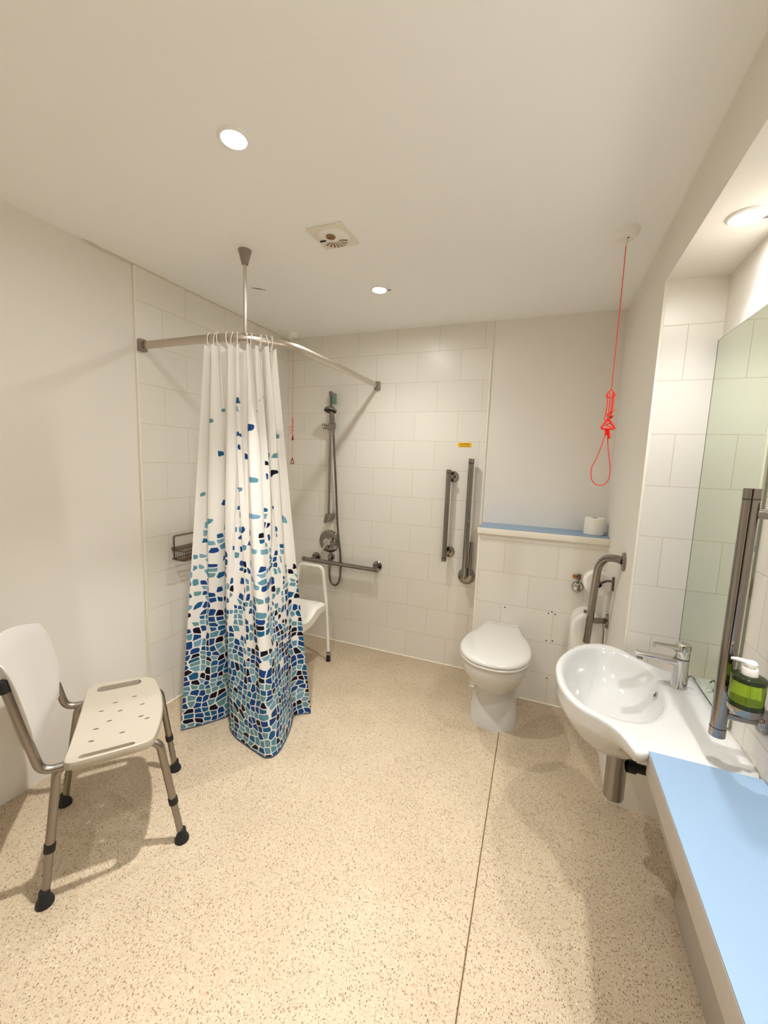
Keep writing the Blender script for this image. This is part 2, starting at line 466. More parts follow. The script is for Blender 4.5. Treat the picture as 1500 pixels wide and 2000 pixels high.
# ------------------------------------------------------------------ ceiling lights
def downlight(x, y, z, label, key, tab=True, watts=100, cone=120):
    t = thing('downlight', (x, y, z), label, 'ceiling light', 'recessed ceiling downlights')
    MB().lathe([(.046, 0), (.0455, -.004), (.042, -.0065), (.036, -.006), (.033, -.001), (.033, 0)], (x, y, z), (0, 0, 1), 48, False, False).build('bezel', M['whiteplastic'], t)
    MB().lathe([(.033, -.0018), (.026, -.0026), (.0, -.003)], (x, y, z), (0, 0, 1), 40, False, False).build('lens', M[key], t)
    ld = bpy.data.lights.new('lamp', 'SPOT')
    ld.energy = watts; ld.color = LAMP; ld.shadow_soft_size = .026
    ld.spot_size = math.radians(cone); ld.spot_blend = 1.0
    lo = bpy.data.objects.new('lamp', ld); COL.objects.link(lo)
    lo.parent = t; lo.location = (0, 0, -.012)
    if tab:
        MB().box(x + .040, x + .058, y + .016, y + .024, z - .004, z - .001, .001).build('spring_clip', M['binlid'], t)
    return t
downlight(-.920, 1.030, H, 'recessed downlight in main ceiling, left of the square vent', 'lampmain', False, 124, 86)
downlight(-.916, 2.115, H, 'small recessed downlight in main ceiling between vent and back wall', 'lampmain', True, 22, 130)
downlight(-.62, -.80, H, 'recessed downlight in main ceiling just inside the entrance door', 'lampmain', False, 98, 78)
downlight(.449, 1.476, ZS, 'downlight set in the lowered soffit above mirror and basin', 'lampsoffit', True, 21, 130)
downlight(.449, .66, ZS, 'downlight in the soffit over the blue counter', 'lampsoffit', True, 42, 124)
downlight(.449, -.16, ZS, 'downlight in the soffit nearest the entrance', 'lampsoffit', True, 46, 108)

# ------------------------------------------------------------------ extractor vent
vx, vy = -.897, 1.576
t = thing('ceiling_vent', (vx, vy, H), 'yellowed square extractor vent with round brown-slotted grille in ceiling', 'vent')
MB().prism(rrect(-.08, .08, -.082, .082, .006), lambda u, v, d: (vx + u, vy + v, H - d), 0, .007, .002).build('plate', M['creamplastic'], t)
MB().lathe([(.064, .006), (.063, .013), (.058, .017), (.0, .019)], (vx + .004, vy - .004, H), (0, 0, -1), 48, False, False).build('round_cover', M['whiteplastic'], t)
MB().lathe([(.0195, .017), (.0195, .021), (.013, .0215), (.012, .019), (.006, .019), (.004, .022), (0, .0225)], (vx + .004, vy - .028, H), (0, 0, -1), 28, False, False).build('centre_knob', M['brownplastic'], t)
gm = MB()
def arcband(r0, r1, a0, a1, d0, d1, n=10):
    pts = [(r1 * math.cos(math.radians(a0 + (a1 - a0) * k / n)), r1 * math.sin(math.radians(a0 + (a1 - a0) * k / n))) for k in range(n + 1)]
    pts += [(r0 * math.cos(math.radians(a1 + (a0 - a1) * k / n)), r0 * math.sin(math.radians(a1 + (a0 - a1) * k / n))) for k in range(n + 1)]
    return pts
gm.prism(arcband(.022, .058, 18, 150, 0, 0), lambda u, v, d: (vx + .004 + u, vy - .004 + v, H - d), .012, .0195)
gm.build('grille_opening', M['brownplastic'], t)
for k in range(7):
    a = 27 + 19 * k
    MB().prism(arcband(.021, .059, a - 3.4, a + 3.4, 0, 0, 3), lambda u, v, d: (vx + .004 + u, vy - .004 + v, H - d), .018, .0215, .0006).build('slat', M['creamplastic'], t)
MB().box(vx - .056, vx - .030, vy - .012, vy - .005, H - .021, H - .016, .001).build('lever', M['dark'], t)

# ------------------------------------------------------------------ shower rail and curtain
ZR, YC, XC, RR = 1.985, 1.511, -1.185, .30
def rail_pt(s):
    """point and direction along the bent rail, s in metres from the left wall"""
    l1 = (XC - RR) - XL; la = RR * PI / 2
    if s < l1: return V(XL + s, YC, ZR), V(1, 0, 0)
    if s < l1 + la:
        a = (s - l1) / RR
        return V(XC - RR + RR * math.sin(a), YC + RR - RR * math.cos(a), ZR), V(math.cos(a), math.sin(a), 0)
    return V(XC, YC + RR + (s - l1 - la), ZR), V(0, 1, 0)
LT = (XC - RR - XL) + RR * PI / 2 + (YB - YC - RR)
t = thing('shower_rail', (XL, YC, ZR), 'bent aluminium shower curtain rail running between the two tiled walls, hung from the ceiling', 'curtain rail')
rings = []
oval = [(.0085 * math.cos(2 * PI * k / 14), .0195 * math.sin(2 * PI * k / 14)) for k in range(14)]
for i in range(61):
    p, d = rail_pt(LT * i / 60); n = V(-d.y, d.x, 0)
    rings.append([p + n * a + V(0, 0, b) for a, b in oval])
MB().loft(rings).build('rail_tube', M['railalu'], t)
MB().prism(rrect(-.022, .022, -.030, .030, .008), lambda u, v, d: (XL + d, YC + u, ZR + v), 0, .022, .004).build('wall_bracket', M['railcap'], t)
MB().prism(rrect(-.022, .022, -.030, .030, .008), lambda u, v, d: (XC + u, YB - d, ZR + v), 0, .022, .004).build('wall_bracket', M['railcap'], t)
px, py = -1.335, 1.556
MB().tube([(px, py, ZR + .01), (px, py, H - .02)], .0068, 16).build('hanger_rod', M['railalu'], t)
MB().lathe([(.010, -.062), (.014, -.06), (.026, -.012), (.029, -.006), (.029, 0)], (px, py, H), (0, 0, 1), 24).build('ceiling_cup', M['railcap'], t)
MB().box(px - .012, px + .012, py - .012, py + .012, ZR + .008, ZR + .022, .003).build('rod_clamp', M['railalu'], t)

# curtain: fourteen columns, each with a point at the hem and one under the rail
hem = [(-1.689, 1.453), (-1.640, 1.512), (-1.598, 1.572), (-1.556, 1.642), (-1.535, 1.715), (-1.512, 1.640), (-1.480, 1.582), (-1.400, 1.532),
       (-1.311, 1.507), (-1.229, 1.487), (-1.158, 1.477), (-1.128, 1.520), (-1.148, 1.620), (-1.190, 1.730), (-1.222, 1.800), (-1.200, 1.835), (-1.152, 1.868)]
nc = len(hem)
s0 = (XC - RR - XL) - .025; s1 = s0 + .315
top = []
for i in range(nc):
    p, d = rail_pt(s0 + (s1 - s0) * i / (nc - 1)); n = V(-d.y, d.x, 0)
    top.append(p + n * (.030 * (1 if i % 2 else -1) + .004))
NU, NVV = 24, 120
hs = spline([V(x, y, 0) for x, y in hem], NU); ts = spline([V(p.x, p.y, 0) for p in top], NU)
nu = len(hs)
ZT = 1.953
rows = []
arc = [0]
for i in range(1, nu): arc.append(arc[-1] + (hs[i] - hs[i - 1]).length)
for j in range(NVV + 1):
    v = j / NVV
    row = []
    for i in range(nu):
        u = i / (nu - 1)
        w = v ** 1.04
        p = ts[i].lerp(hs[i], w)
        # soft pleats that run down the cloth and die out at the hem
        tg = (hs[min(i + 1, nu - 1)] - hs[max(i - 1, 0)]).normalized().lerp((ts[min(i + 1, nu - 1)] - ts[max(i - 1, 0)]).normalized(), 1 - v)
        if tg.length < 1e-4: tg = V(1, 0, 0)
        n = V(-tg.y, tg.x, 0).normalized()
        edge = min(1, min(u, 1 - u) * 9)
        env = math.sin(PI * min(1, .12 + v * .80)) * (1 - v ** 3)
        amp = .026 * math.sin(2 * PI * (4.2 * u + .12 * math.sin(3 * v))) + .009 * math.sin(2 * PI * (7.5 * u + .5 + .3 * v))
        p = p + n * amp * env * edge
        z = ZT * (1 - v)
        sag = .012 * abs(math.sin(PI * (u * 8))) * max(0, 1 - v * 12)
        z -= sag
        if v > .9:      # the cloth rests and buckles on the floor
            z += .004 * math.sin(u * 60) * (v - .9) * 10 * (1 - v) * 10
        row.append(V(p.x, p.y, max(z, .004)))
    rows.append(row)
me = bpy.data.meshes.new('shower_curtain')
vs = [tuple(p) for r in rows for p in r]
fs = [(j * nu + i, j * nu + i + 1, (j + 1) * nu + i + 1, (j + 1) * nu + i) for j in range(NVV) for i in range(nu - 1)]
t = thing('shower_curtain', (-1.4, 1.6, 0), 'white shower curtain with blue mosaic print gathered below the bent rail', 'shower curtain')
org = Vector(t['_o'])
me.from_pydata([tuple(Vector(p) - org) for p in vs], [], fs)
me.polygons.foreach_set('use_smooth', [True] * len(me.polygons))
uvl = me.uv_layers.new(name='UVMap')
for p in me.polygons:
    for li in p.loop_indices:
        vi = me.loops[li].vertex_index
        uvl.data[li].uv = (arc[vi % nu] * .92 + .013, ZT * (1 - (vi // nu) / NVV))
me.materials.append(M['curtain'])
o = bpy.data.objects.new('cloth', me); COL.objects.link(o); o.parent = t
hb = MB().tube([V(p.x, p.y, .006) for p in rows[-1][::2]], .0028, 6); hb.build('hem', mat('navy_hem', (.20, .26, .38), .6), t)
for i in range(11):
    s = s0 + .006 + (s1 - s0 - .012) * (i + .28 * math.sin(i * 2.4)) / 10
    p, d = rail_pt(max(s0, min(s, s1))); n = V(-d.y, d.x, 0)
    tilt = d * (.006 * math.sin(i * 1.9))
    loop = [p + n * (.0125 * math.cos(a)) + tilt * math.sin(a) + V(0, 0, -.010 + .034 * math.sin(a)) for a in [2 * PI * k / 20 for k in range(20)]]
    MB().tube(loop, .0022, 8, closed=True).build('ring', M['whiteplastic'], t)

# ------------------------------------------------------------------ pull cords
def ceiling_rose(t, x, y, r):
    MB().lathe([(r, 0), (r, -.006), (r * .92, -.020), (r * .74, -.030), (0, -.033)], (x, y, H), (0, 0, 1), 36, True, False).build('ceiling_rose', M['whiteplastic'], t)
    MB().lathe([(.006, -.030), (.0055, -.052), (.004, -.056), (0, -.057)], (x, y, H), (0, 0, 1), 14, False, False).build('cord_nipple', M['creamplastic'], t)
    MB().lathe([(.004, -.0325), (0, -.0345)], (x + .004, y - .010, H), (0, 0, 1), 10, False, False).build('screw', M['ink'], t)

x, y = .209, 1.895
t = thing('emergency_pull_cord', (x, y, H), 'orange-red knotted pull cord with large bottom loop beside the right wall', 'pull cord')
ceiling_rose(t, x, y, .044)
rnd = random.Random(3)
MB().tube([(x, y, H - .055), (x + .001, y, 2.1), (x, y, 1.765)], .0016, 8).build('cord', M['redcord'], t)
kn = MB()
kn.tube(spline([(x, y, 1.77), (x - .016, y, 1.745), (x - .012, y - .004, 1.738), (x + .008, y, 1.735), (x + .014, y, 1.748), (x, y + .003, 1.77)], 6), .0022, 8)
for a, b in ((-.012, -.014), (-.004, -.004), (.006, .001), (.010, .006)):
    kn.tube(spline([(x + a, y, 1.755), (x + (a + b) / 2 + .003, y - .003, 1.70), (x + b, y, 1.645)], 6), .002, 8)
lp = [(x + .003 + .010 * math.cos(k * .9), y + .007 * math.sin(k * .9), 1.680 - .003 * k) for k in range(26)]
kn.tube(spline(lp, 3), .0022, 8)
kn.tube([(x + .006, y - .008, 1.682), (x + .022, y - .010, 1.686)], .0014, 6).tube([(x + .006, y - .008, 1.664), (x + .020, y - .010, 1.662)], .0014, 6)
kn.build('knot', M['redcord'], t)
tri = fillet([(x - .002, y - .006, 1.652), (x + .028, y - .006, 1.612), (x - .026, y - .006, 1.612), (x - .002, y - .006, 1.652)], .006, 4)
MB().tube(tri, .0042, 10).build('triangle_handle', M['redplastic'], t)
MB().lathe([(.004, 0), (.0075, -.004), (.006, -.024), (.003, -.026)], (x - .002, y, 1.612), (0, 0, 1), 12).tube([(x + .004, y - .006, 1.61), (x + .010, y - .008, 1.572)], .004, 8).build('toggle', M['redplastic'], t)
lw = spline([(x - .004, y, 1.60), (x - .014, y, 1.55), (x - .030, y, 1.49), (x - .043, y, 1.455), (x - .041, y, 1.410), (x - .022, y, 1.385), (x + .006, y, 1.385), (x + .023, y, 1.41), (x + .024, y, 1.455), (x + .014, y, 1.51), (x + .006, y, 1.56), (x + .003, y, 1.60)], 8)
MB().tube(lw, .0018, 8).build('loop', M['redcord'], t)

x, y = -1.828, 2.645
t = thing('emergency_pull_cord', (x, y, H), 'thin red pull cord hanging in the tiled shower corner', 'pull cord')
ceiling_rose(t, x, y, .042)
MB().tube([(x, y, H - .055), (x, y, 1.44)], .0013, 6).build('cord', M['redcord'], t)
kn = MB()
lp = [(x + .006 * math.cos(k * 1.1), y + .006 * math.sin(k * 1.1), 1.715 - .005 * k) for k in range(20)]
kn.tube(spline(lp, 3), .002, 6)
kn.tube(spline([(x, y, 1.715), (x - .008, y, 1.74), (x, y - .002, 1.752), (x + .006, y, 1.735), (x, y, 1.71)], 5), .0016, 6)
kn.tube(spline([(x, y, 1.69), (x - .035, y - .004, 1.678), (x - .028, y - .004, 1.655), (x + .01, y - .004, 1.668)], 5), .0014, 6)
kn.tube(spline([(x, y, 1.655), (x - .02, y - .004, 1.64), (x - .042, y - .004, 1.61)], 5), .0014, 6)
kn.build('knot', M['redcord'], t)
MB().lathe([(.002, 0), (.006, -.012), (.009, -.035), (.008, -.036)], (x + .006, y - .005, 1.62), (0, 0, 1), 12).build('toggle', M['darkred'], t)
tri = fillet([(x, y, 1.452), (x + .015, y, 1.408), (x - .015, y, 1.408), (x, y, 1.452)], .004, 3)
MB().tube(tri, .0032, 8).build('triangle_handle', M['darkred'], t)

# ------------------------------------------------------------------ shower fittings on the back wall
rx, ry = -1.540, 2.715
t = thing('shower_riser_rail', (rx, YB, 1.0), 'vertical chrome shower riser rail fixed to the tiled back wall', 'shower rail')
MB().tube([(rx, ry, 1.0), (rx, ry, 1.950)], .0095, 16).build('rail', M['chrome'], t)
MB().box(rx - .012, rx + .012, ry - .013, ry + .013, 1.915, 1.950, .003).box(rx - .010, rx + .010, ry, YB, 1.925, 1.945, .002).build('top_bracket', M['chrome'], t)
MB().prism(rrect(-.017, .017, -.036, .036, .004), lambda u, v, d: (rx + .030 + u, ry - .012 + d, 1.893 + v), 0, .016, .002).build('spacer_block', M['teal'], t)
MB().prism([(-.036, -.034), (-.026, -.044), (.014, -.020), (.030, .006), (.030, .028), (-.020, .030)], lambda u, v, d: (rx + u, ry - .018 + d, 1.005 + v), 0, YB - ry + .018, .003).build('bottom_bracket', M['chrome'], t)
zs = 1.695
MB().box(rx - .020, rx + .022, ry - .022, ry + .018, zs - .024, zs + .018, .005).tube([(rx - .062, ry - .008, zs + .008), (rx + .01, ry - .008, zs + .002)], [.006, .008], 10).tube([(rx - .058, ry - .008, zs - .016), (rx + .01, ry - .008, zs - .014)], [.006, .008], 10).lathe([(.011, -.010), (.011, .010)], (rx - .055, ry - .008, zs + .010), (0, 0, 1), 14).build('slider', M['chrome'], t)
MB().lathe([(.018, -.022), (.020, .020), (.015, .022)], (rx + .042, ry - .030, zs), (.1, -.2, 1), 16).build('handset_cradle', M['chrome'], t)

hx, hy = rx + .042, ry - .030
t = thing('shower_handset', (hx, hy, zs), 'chrome shower handset with long dark hose, hung on the riser rail', 'shower head')
hd = V(.0, -.28, -.96).normalized()
MB().tube(spline([(hx, hy + .004, zs - .06), (hx + .002, hy, zs), (hx + .002, hy - .012, zs + .06), (hx, hy - .030, zs + .105)], 6), [.009 + .0003 * k for k in range(19)], 14).build('handle', M['chrome'], t)
hc = V(hx - .004, hy - .040, zs + .115)
MB().lathe([(.0, -.026), (.016, -.024), (.034, -.012), (.046, .000), (.048, .008), (.046, .014)], hc, hd, 30, False, False).build('head', M['chrome'], t)
MB().lathe([(.0455, .0135), (.040, .0155), (0, .0165)], hc, hd, 30, False, False).build('spray_plate', M['rubber'], t)
yh = 2.738
hp = spline([(hx, hy + .004, zs - .055), (hx + .006, hy + .012, 1.5), (hx + .020, hy + .022, 1.25), (hx + .030, hy + .034, 1.0), (hx + .040, hy + .046, .84), (hx + .052, yh, .74), (hx + .060, yh, .62),
             (hx + .050, yh, .515), (hx + .020, yh, .472), (hx - .020, yh, .485), (hx - .038, yh, .54), (hx - .038, yh, .625)], 10)
MB().tube(hp, .0078, 12).build('hose', M['hose'], t)
MB().lathe([(.011, -.055), (.011, -.015), (.014, -.012), (.014, .0)], (hx - .038, yh, .675), (0, 0, 1), 16).build('hose_nut', M['chrome'], t)

t = thing('hose_outlet', (rx + .004, YB, .68), 'chrome wall outlet elbow feeding the shower hose', 'pipe fitting')
MB().lathe([(.030, 0), (.030, .006), (.026, .010)], (rx + .004, YB, .69), (0, -1, 0), 28).build('wall_plate', M['chrome'], t)
MB().tube(fillet([(rx + .004, YB - .008, .69), (rx + .004, yh, .69), (rx + .004, yh, .672)], .010), .0125, 14).build('elbow', M['chrome'], t)

t = thing('shower_mixer', (-1.556, YB, .81), 'round chrome shower mixer plate with lever on the tiled back wall', 'shower valve')
MB().lathe([(.090, 0), (.090, .004), (.085, .009), (.045, .013), (.0, .013)], (-1.556, YB, .81), (0, -1, 0), 48).build('plate', M['chrome'], t)
MB().lathe([(.030, .012), (.030, .048), (.024, .054), (.0, .056)], (-1.556, YB, .81), (0, -1, 0), 28).build('knob', M['brightchrome'], t)
MB().tube([(-1.556, YB - .044, .812), (-1.575, YB - .058, .77), (-1.590, YB - .064, .725)], [.011, .009, .008], 12).tube([(-1.556, YB - .044, .81), (-1.520, YB - .052, .842)], [.009, .007], 10).build('lever', M['brightchrome'], t)

def flange_post(t, p, wall_dir, length, rf=.037, rp=.014):
    d = Vector(wall_dir)
    w = Vector(p) + d * length
    MB().lathe([(rf, 0), (rf, .006), (rf - .004, .010), (rf * .5, .011)], w, -d, 32).build('flange', M['chrome'], t)
    MB().tube([w, p], rp, 16).build('post', M['chrome'], t)

def bar_caps(t, a, b, r, n=1):
    a, b = Vector(a), Vector(b); d = (b - a).normalized()
    for e, s in ((a, 1), (b, -1)):
        MB().lathe([(r + .0012, 0), (r + .0012, .022), (r * .6, .022)], e - d * s * .002, d * s, 20).build('end_cap', M['chrome'], t)
        MB().lathe([(r + .0002, .022), (r + .0002, .0255)], e - d * s * .002, d * s, 20, False, False).build('cap_groove', M['dark'], t)

yo = 2.705
t = thing('grab_rail', (-1.44, YB, .66), 'horizontal steel grab rail on the back wall below the shower mixer', 'grab rail')
MB().tube([(-1.762, yo, .658), (-1.112, yo, .648)], .0165, 20).build('bar', M['chrome'], t)
bar_caps(t, (-1.762, yo, .658), (-1.112, yo, .648), .0165)
flange_post(t, (-1.672, yo, .672), (0, 1, 0), YB - yo)
flange_post(t, (-1.140, yo, .664), (0, 1, 0), YB - yo)

t = thing('grab_rail', (-.622, YB, 1.09), 'shorter vertical steel grab rail on tiles beside the hinged rail', 'grab rail')
MB().tube([(-.622, yo, .782), (-.620, yo, 1.408)], .0165, 20).build('bar', M['chrome'], t)
bar_caps(t, (-.622, yo, .782), (-.620, yo, 1.408), .0165)
flange_post(t, (-.600, yo, 1.362), (0, 1, 0), YB - yo)
flange_post(t, (-.600, yo, .838), (0, 1, 0), YB - yo)

t = thing('hinged_rail', (-.474, YB, .69), 'longer steel drop-down support rail folded upright left of the cistern shelf', 'grab rail')
MB().lathe([(.058, 0), (.058, .008), (.052, .014), (.030, .018)], (-.470, YB, .682), (0, -1, 0), 40).build('flange', M['chrome'], t)
MB().tube([(-.474, YB - .012, .680), (-.476, YB - .050, .680)], .022, 20).build('hinge', M['chrome'], t)
MB().tube([(-.478, 2.700, .672), (-.476, 2.705, .70), (-.474, 2.708, 1.482)], [.012, .0185, .0185], 20).build('bar', M['chrome'], t)
MB().tube([(-.446, 2.727, .70), (-.446, 2.727, .93)], .011, 12).build('support_strut', M['chrome'], t)
MB().tube([(-.474, 2.708, 1.462), (-.474, 2.708, 1.486)], .0195, 20).build('end_cap', M['chrome'], t)
MB().tube([(-.474, 2.708, 1.456), (-.474, 2.708, 1.461)], .0188, 20, False).build('cap_groove', M['dark'], t)

# caution sticker
sx0, sx1, sz0, sz1 = -.583, -.490, 1.563, 1.594
t = thing('caution_sticker', (-.537, YB, sz0), 'small yellow CAUTION sticker on the tiles above the vertical rails', 'sign')
MB().box(sx0, sx1, YB - .0012, YB, sz0, sz1, .0004).build('label_sheet', M['yellow'], t)
cu = bpy.data.curves.new('lettering', 'FONT'); cu.body = 'CAUTION'; cu.size = .0155; cu.align_x = 'CENTER'; cu.extrude = .0002; cu.offset = .0005
to = bpy.data.objects.new('lettering_curve', cu); COL.objects.link(to)
dg = bpy.context.evaluated_depsgraph_get()
tme = bpy.data.meshes.new_from_object(to.evaluated_get(dg))
bpy.data.objects.remove(to)
tme.name = 'lettering'; tme.materials.clear(); tme.materials.append(M['ink'])
to = bpy.data.objects.new('lettering', tme); COL.objects.link(to); to.parent = t
to.location = (0, -.0014, 1.578 - sz0); to.rotation_euler = (PI / 2, 0, 0)
ln = MB()
xx = sx0 + .012
r5 = random.Random(5)
while xx < sx1 - .014:
    w = r5.uniform(.004, .010); ln.box(xx, xx + w, YB - .0015, YB - .0011, sz0 + .0045, sz0 + .0078); xx += w + .0022
ln.build('small_print', M['ink'], t)

# ------------------------------------------------------------------ wire soap basket on the left wall
t = thing('soap_basket', (XL, 1.755, .84), 'tarnished wire soap basket on the left tiled wall beside the curtain', 'basket')
xa, xb = XL + .006, XL + .095
y0, y1 = 1.662, 1.852
fr = fillet([(xa, y0 + .006, .86), (xa, y0 + .006, .985), (xa, y1 - .02, .985), (xa, y1 - .02, .86)], .014, 5)
MB().tube(fr, .0036, 8).build('back_frame', M['wire'], t)
bk = MB()
for z in (.905, .855):
    bk.tube(fillet([(xa, y0 - .006, z), (xb, y0 - .006, z), (xb, y1 + .006, z), (xa, y1 + .006, z), (xa, y0 - .006, z)], .012, 5), .0032, 8)
bk.tube([(xa, y0 - .012, .918), (xa, y1 + .012, .918)], .003, 8)
bk.build('rim', M['wire'], t)
wr = MB()
for k in range(13):
    y = y0 + .006 + (y1 - y0 - .012) * k / 12
    wr.tube(fillet([(xa, y, .905), (xa, y, .846), (xb, y, .846), (xb, y, .905)], .006, 4), .0017, 6)
for k in range(3):
    xk = xa + (xb - xa) * (k + 1) / 4
    wr.tube([(xk, y0, .846), (xk, y1, .846)], .0017, 6)
wr.build('wires', M['wire'], t)

# ------------------------------------------------------------------ shower stool behind the curtain
t = thing('shower_stool', (-1.61, 2.185, 0), 'white shower stool with looped arms behind the curtain', 'shower stool')
def stool_seat():
    m = MB(); nx, ny = 26, 26
    x0, x1, y0, y1 = -1.835, -1.385, 1.945, 2.425
    def topz(u, v):
        dx = (u - .62) / .50; dy = (v - .5) / .36
        r = math.sqrt(dx * dx + dy * dy)
        z = .452 - .052 * max(0, 1 - r ** 2.2) ** .8
        if u > .55: z -= .022 * math.exp(-((v - .5) / .16) ** 2) * (u - .55) / .45
        ed = min(u, 1 - u, v, 1 - v)
        z -= .020 * max(0, 1 - ed / .06) ** 2
        return z
    tg = [[(x0 + (x1 - x0) * i / nx, y0 + (y1 - y0) * j / ny, topz(i / nx, j / ny)) for i in range(nx + 1)] for j in range(ny + 1)]
    loop = [tg[0][i] for i in range(nx)] + [tg[j][nx] for j in range(ny)] + [tg[ny][i] for i in range(nx, 0, -1)] + [tg[j][0] for j in range(ny, 0, -1)]
    b = len(m.v)
    m.add([p for r in tg for p in r], [(j * (nx + 1) + i, j * (nx + 1) + i + 1, (j + 1) * (nx + 1) + i + 1, (j + 1) * (nx + 1) + i) for j in range(ny) for i in range(nx)])
    low = [(x - .006 * (1 if x > -1.61 else -1), y - .006 * (1 if y > 2.185 else -1), .388 - .058 * math.exp(-((y - 2.16) / .17) ** 4) * (x > -1.45)) for x, y, z in loop]
    m.loft([loop, low], False, True)
    return m
stool_seat().build('seat', M['stool'], t, angle=50)
def arm(yy):
    pts = [(-1.372, yy, .05), (-1.392, yy - .010 * (1 if yy > 2.185 else -1), .45), (-1.420, yy - .02 * (1 if yy > 2.185 else -1), .698), (-1.612, yy - .02 * (1 if yy > 2.185 else -1), .698), (-1.655, yy - .012 * (1 if yy > 2.185 else -1), .44)]
    return fillet(pts, [.3, .045, .045], 8)
for yy in (2.450, 1.925):
    MB().tube(arm(yy), .0115, 14).build('arm', M['stool'], t)
for yy, xx in ((2.450, -1.372), (1.925, -1.372), (2.450, -1.85), (1.925, -1.85)):
    l = None
    if xx < -1.6:
        l = MB().tube([(xx, yy, .05), (xx + .03, yy - .008 * (1 if yy > 2.185 else -1), .42)], .0115, 14).build('leg', M['stool'], t)
    else:
        l = MB().tube([(xx, yy, .05), (xx - .002, yy, .085)], .0128, 14).build('leg', M['stool'], t)
    MB().lathe([(.0165, 0), (.0165, .012), (.0135, .045), (.0125, .047)], (xx, yy, 0), (0, 0, 1), 18).build('rubber_foot', M['rubber'], l)
    MB().lathe([(.0138, .055), (.0138, .075)], (xx, yy, 0), (0, 0, 1), 18).build('height_clip', M['binlid'], l)

# ------------------------------------------------------------------ shower chair at the left
cc = V(-1.455, .963, 0); F = V(.64, .77, 0).normalized(); Lf = V(-F.y, F.x, 0)
def cp(f, l, z): return cc + F * f + Lf * l + V(0, 0, z)
t = thing('shower_chair', tuple(cc), 'white plastic shower chair with aluminium frame standing at the left wall', 'shower chair')

def cut(obj, cutters):
    for c in cutters:
        m = obj.modifiers.new('b', 'BOOLEAN'); m.operation = 'DIFFERENCE'; m.object = c; m.solver = 'EXACT'
    bpy.context.view_layer.update()
    dg = bpy.context.evaluated_depsgraph_get()
    me2 = bpy.data.meshes.new_from_object(obj.evaluated_get(dg))
    obj.modifiers.clear()
    old = obj.data; obj.data = me2; bpy.data.meshes.remove(old)
    me2.polygons.foreach_set('use_smooth', [True] * len(me2.polygons)); me2.set_sharp_from_angle(angle=math.radians(38))
    for c in cutters: bpy.data.objects.remove(c)

def seat_outline():
    pts = []
    b = .252
    pts += [(-.108, -b + .01), (-.122, -b + .035)] + [(-.124 + .004 * math.cos(x * 6), x) for x in (-.15, -.05, .05, .15)] + [(-.122, b - .035), (-.108, b - .01), (-.085, b)]
    pts += [(.0, b - .003), (.085, b - .012), (.118, b - .026), (.134, b - .055)]
    pts += [(.152, .10), (.158, 0), (.152, -.10)]
    pts += [(.134, -b + .055), (.118, -b + .026), (.085, -b + .012), (0, -b + .003), (-.085, -b)]
    return [(p.x, p.y) for p in spline([V(u, v, 0) for u, v in pts], 5, True)]
so = seat_outline()
sm = MB()
def seat_ring(k, dz):
    return [cp(u * k, v * (1 - (1 - k) * .6), dz) for u, v in so]
zt = .458
rings = [seat_ring(.97, zt - .030), seat_ring(1.0, zt - .026), seat_ring(1.004, zt - .012), seat_ring(.99, zt - .003), seat_ring(.965, zt), seat_ring(.86, zt - .002), seat_ring(.60, zt - .005), seat_ring(.3, zt - .007)]
sm.loft(rings)
for p in sm.v:          # the sides roll down towards the hand slots
    l_ = abs((p - cc).dot(Lf))
    if l_ > .17: p.z += .014 * ((l_ - .17) / .08) ** 2
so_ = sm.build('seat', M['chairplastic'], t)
cutters = []
for s in (1, -1):
    c = MB().prism(rrect(-.083, .075, .201 if s > 0 else -.230, .230 if s > 0 else -.201, .014), lambda u, v, d: cp(u, v, d), .40, .50).build('cutter', M['dark'], smooth=False)
    cutters.append(c)
for (f, l) in ((-.052, .055), (-.01, .10), (.055, .115), (.012, .03), (.085, .04), (-.055, -.06), (-.018, -.025), (.085, -.045), (.03, -.12), (-.06, -.13), (.105, -.07)):
    cutters.append(MB().prism([(f + .0095 * math.cos(a), l + .0042 * math.sin(a)) for a in [2 * PI * k / 14 for k in range(14)]], lambda u, v, d: cp(u, v, d), .40, .50).build('cutter', M['dark'], smooth=False))
cut(so_, cutters)
# backrest: a shell that curves round the sitter's back
def back_pt(a, b, off):
    """a -1..1 across, b 0..1 up; off thickness direction (backwards)"""
    l = .205 * a
    f = -.268 + .080 * abs(a) ** 2.2 - off
    zc0, zc1 = .402, .818
    lo = zc0 + .125 * abs(a) ** 2.4; hi = zc1 - .038 * abs(a) ** 3.2
    z = lo + (hi - lo) * b
    f -= .20 * (z - .58)
    return cp(f, l, z)
bm_ = MB(); na, nb = 28, 18
def sq(a, b):
    """round the corners of the parameter square"""
    return a * math.sqrt(max(0, 1 - (.26 if b < .5 else .14) * (2 * b - 1) ** 4)), b
for side in (0, 1):
    pts = []
    for j in range(nb + 1):
        for i in range(na + 1):
            a, b = sq(-1 + 2 * i / na, j / nb)
            rim = max(0, 1 - min(min(i, na - i) / na * 2 / .10, min(j, nb - j) / nb / .10))
            off = .007 * rim if side == 0 else .016 - .005 * rim
            pts.append(back_pt(a, b, off))
    n = len(bm_.v); bm_.v += pts
    for j in range(nb):
        for i in range(na):
            q = (n + j * (na + 1) + i, n + j * (na + 1) + i + 1, n + (j + 1) * (na + 1) + i + 1, n + (j + 1) * (na + 1) + i)
            bm_.f.append(q if side == 0 else q[::-1])
N1 = (na + 1) * (nb + 1)
per = [i for i in range(na)] + [j * (na + 1) + na for j in range(nb)] + [nb * (na + 1) + i for i in range(na, 0, -1)] + [j * (na + 1) for j in range(nb, 0, -1)]
for k in range(len(per)):
    a, b = per[k], per[(k + 1) % len(per)]
    bm_.f.append((a, a + N1, b + N1, b))
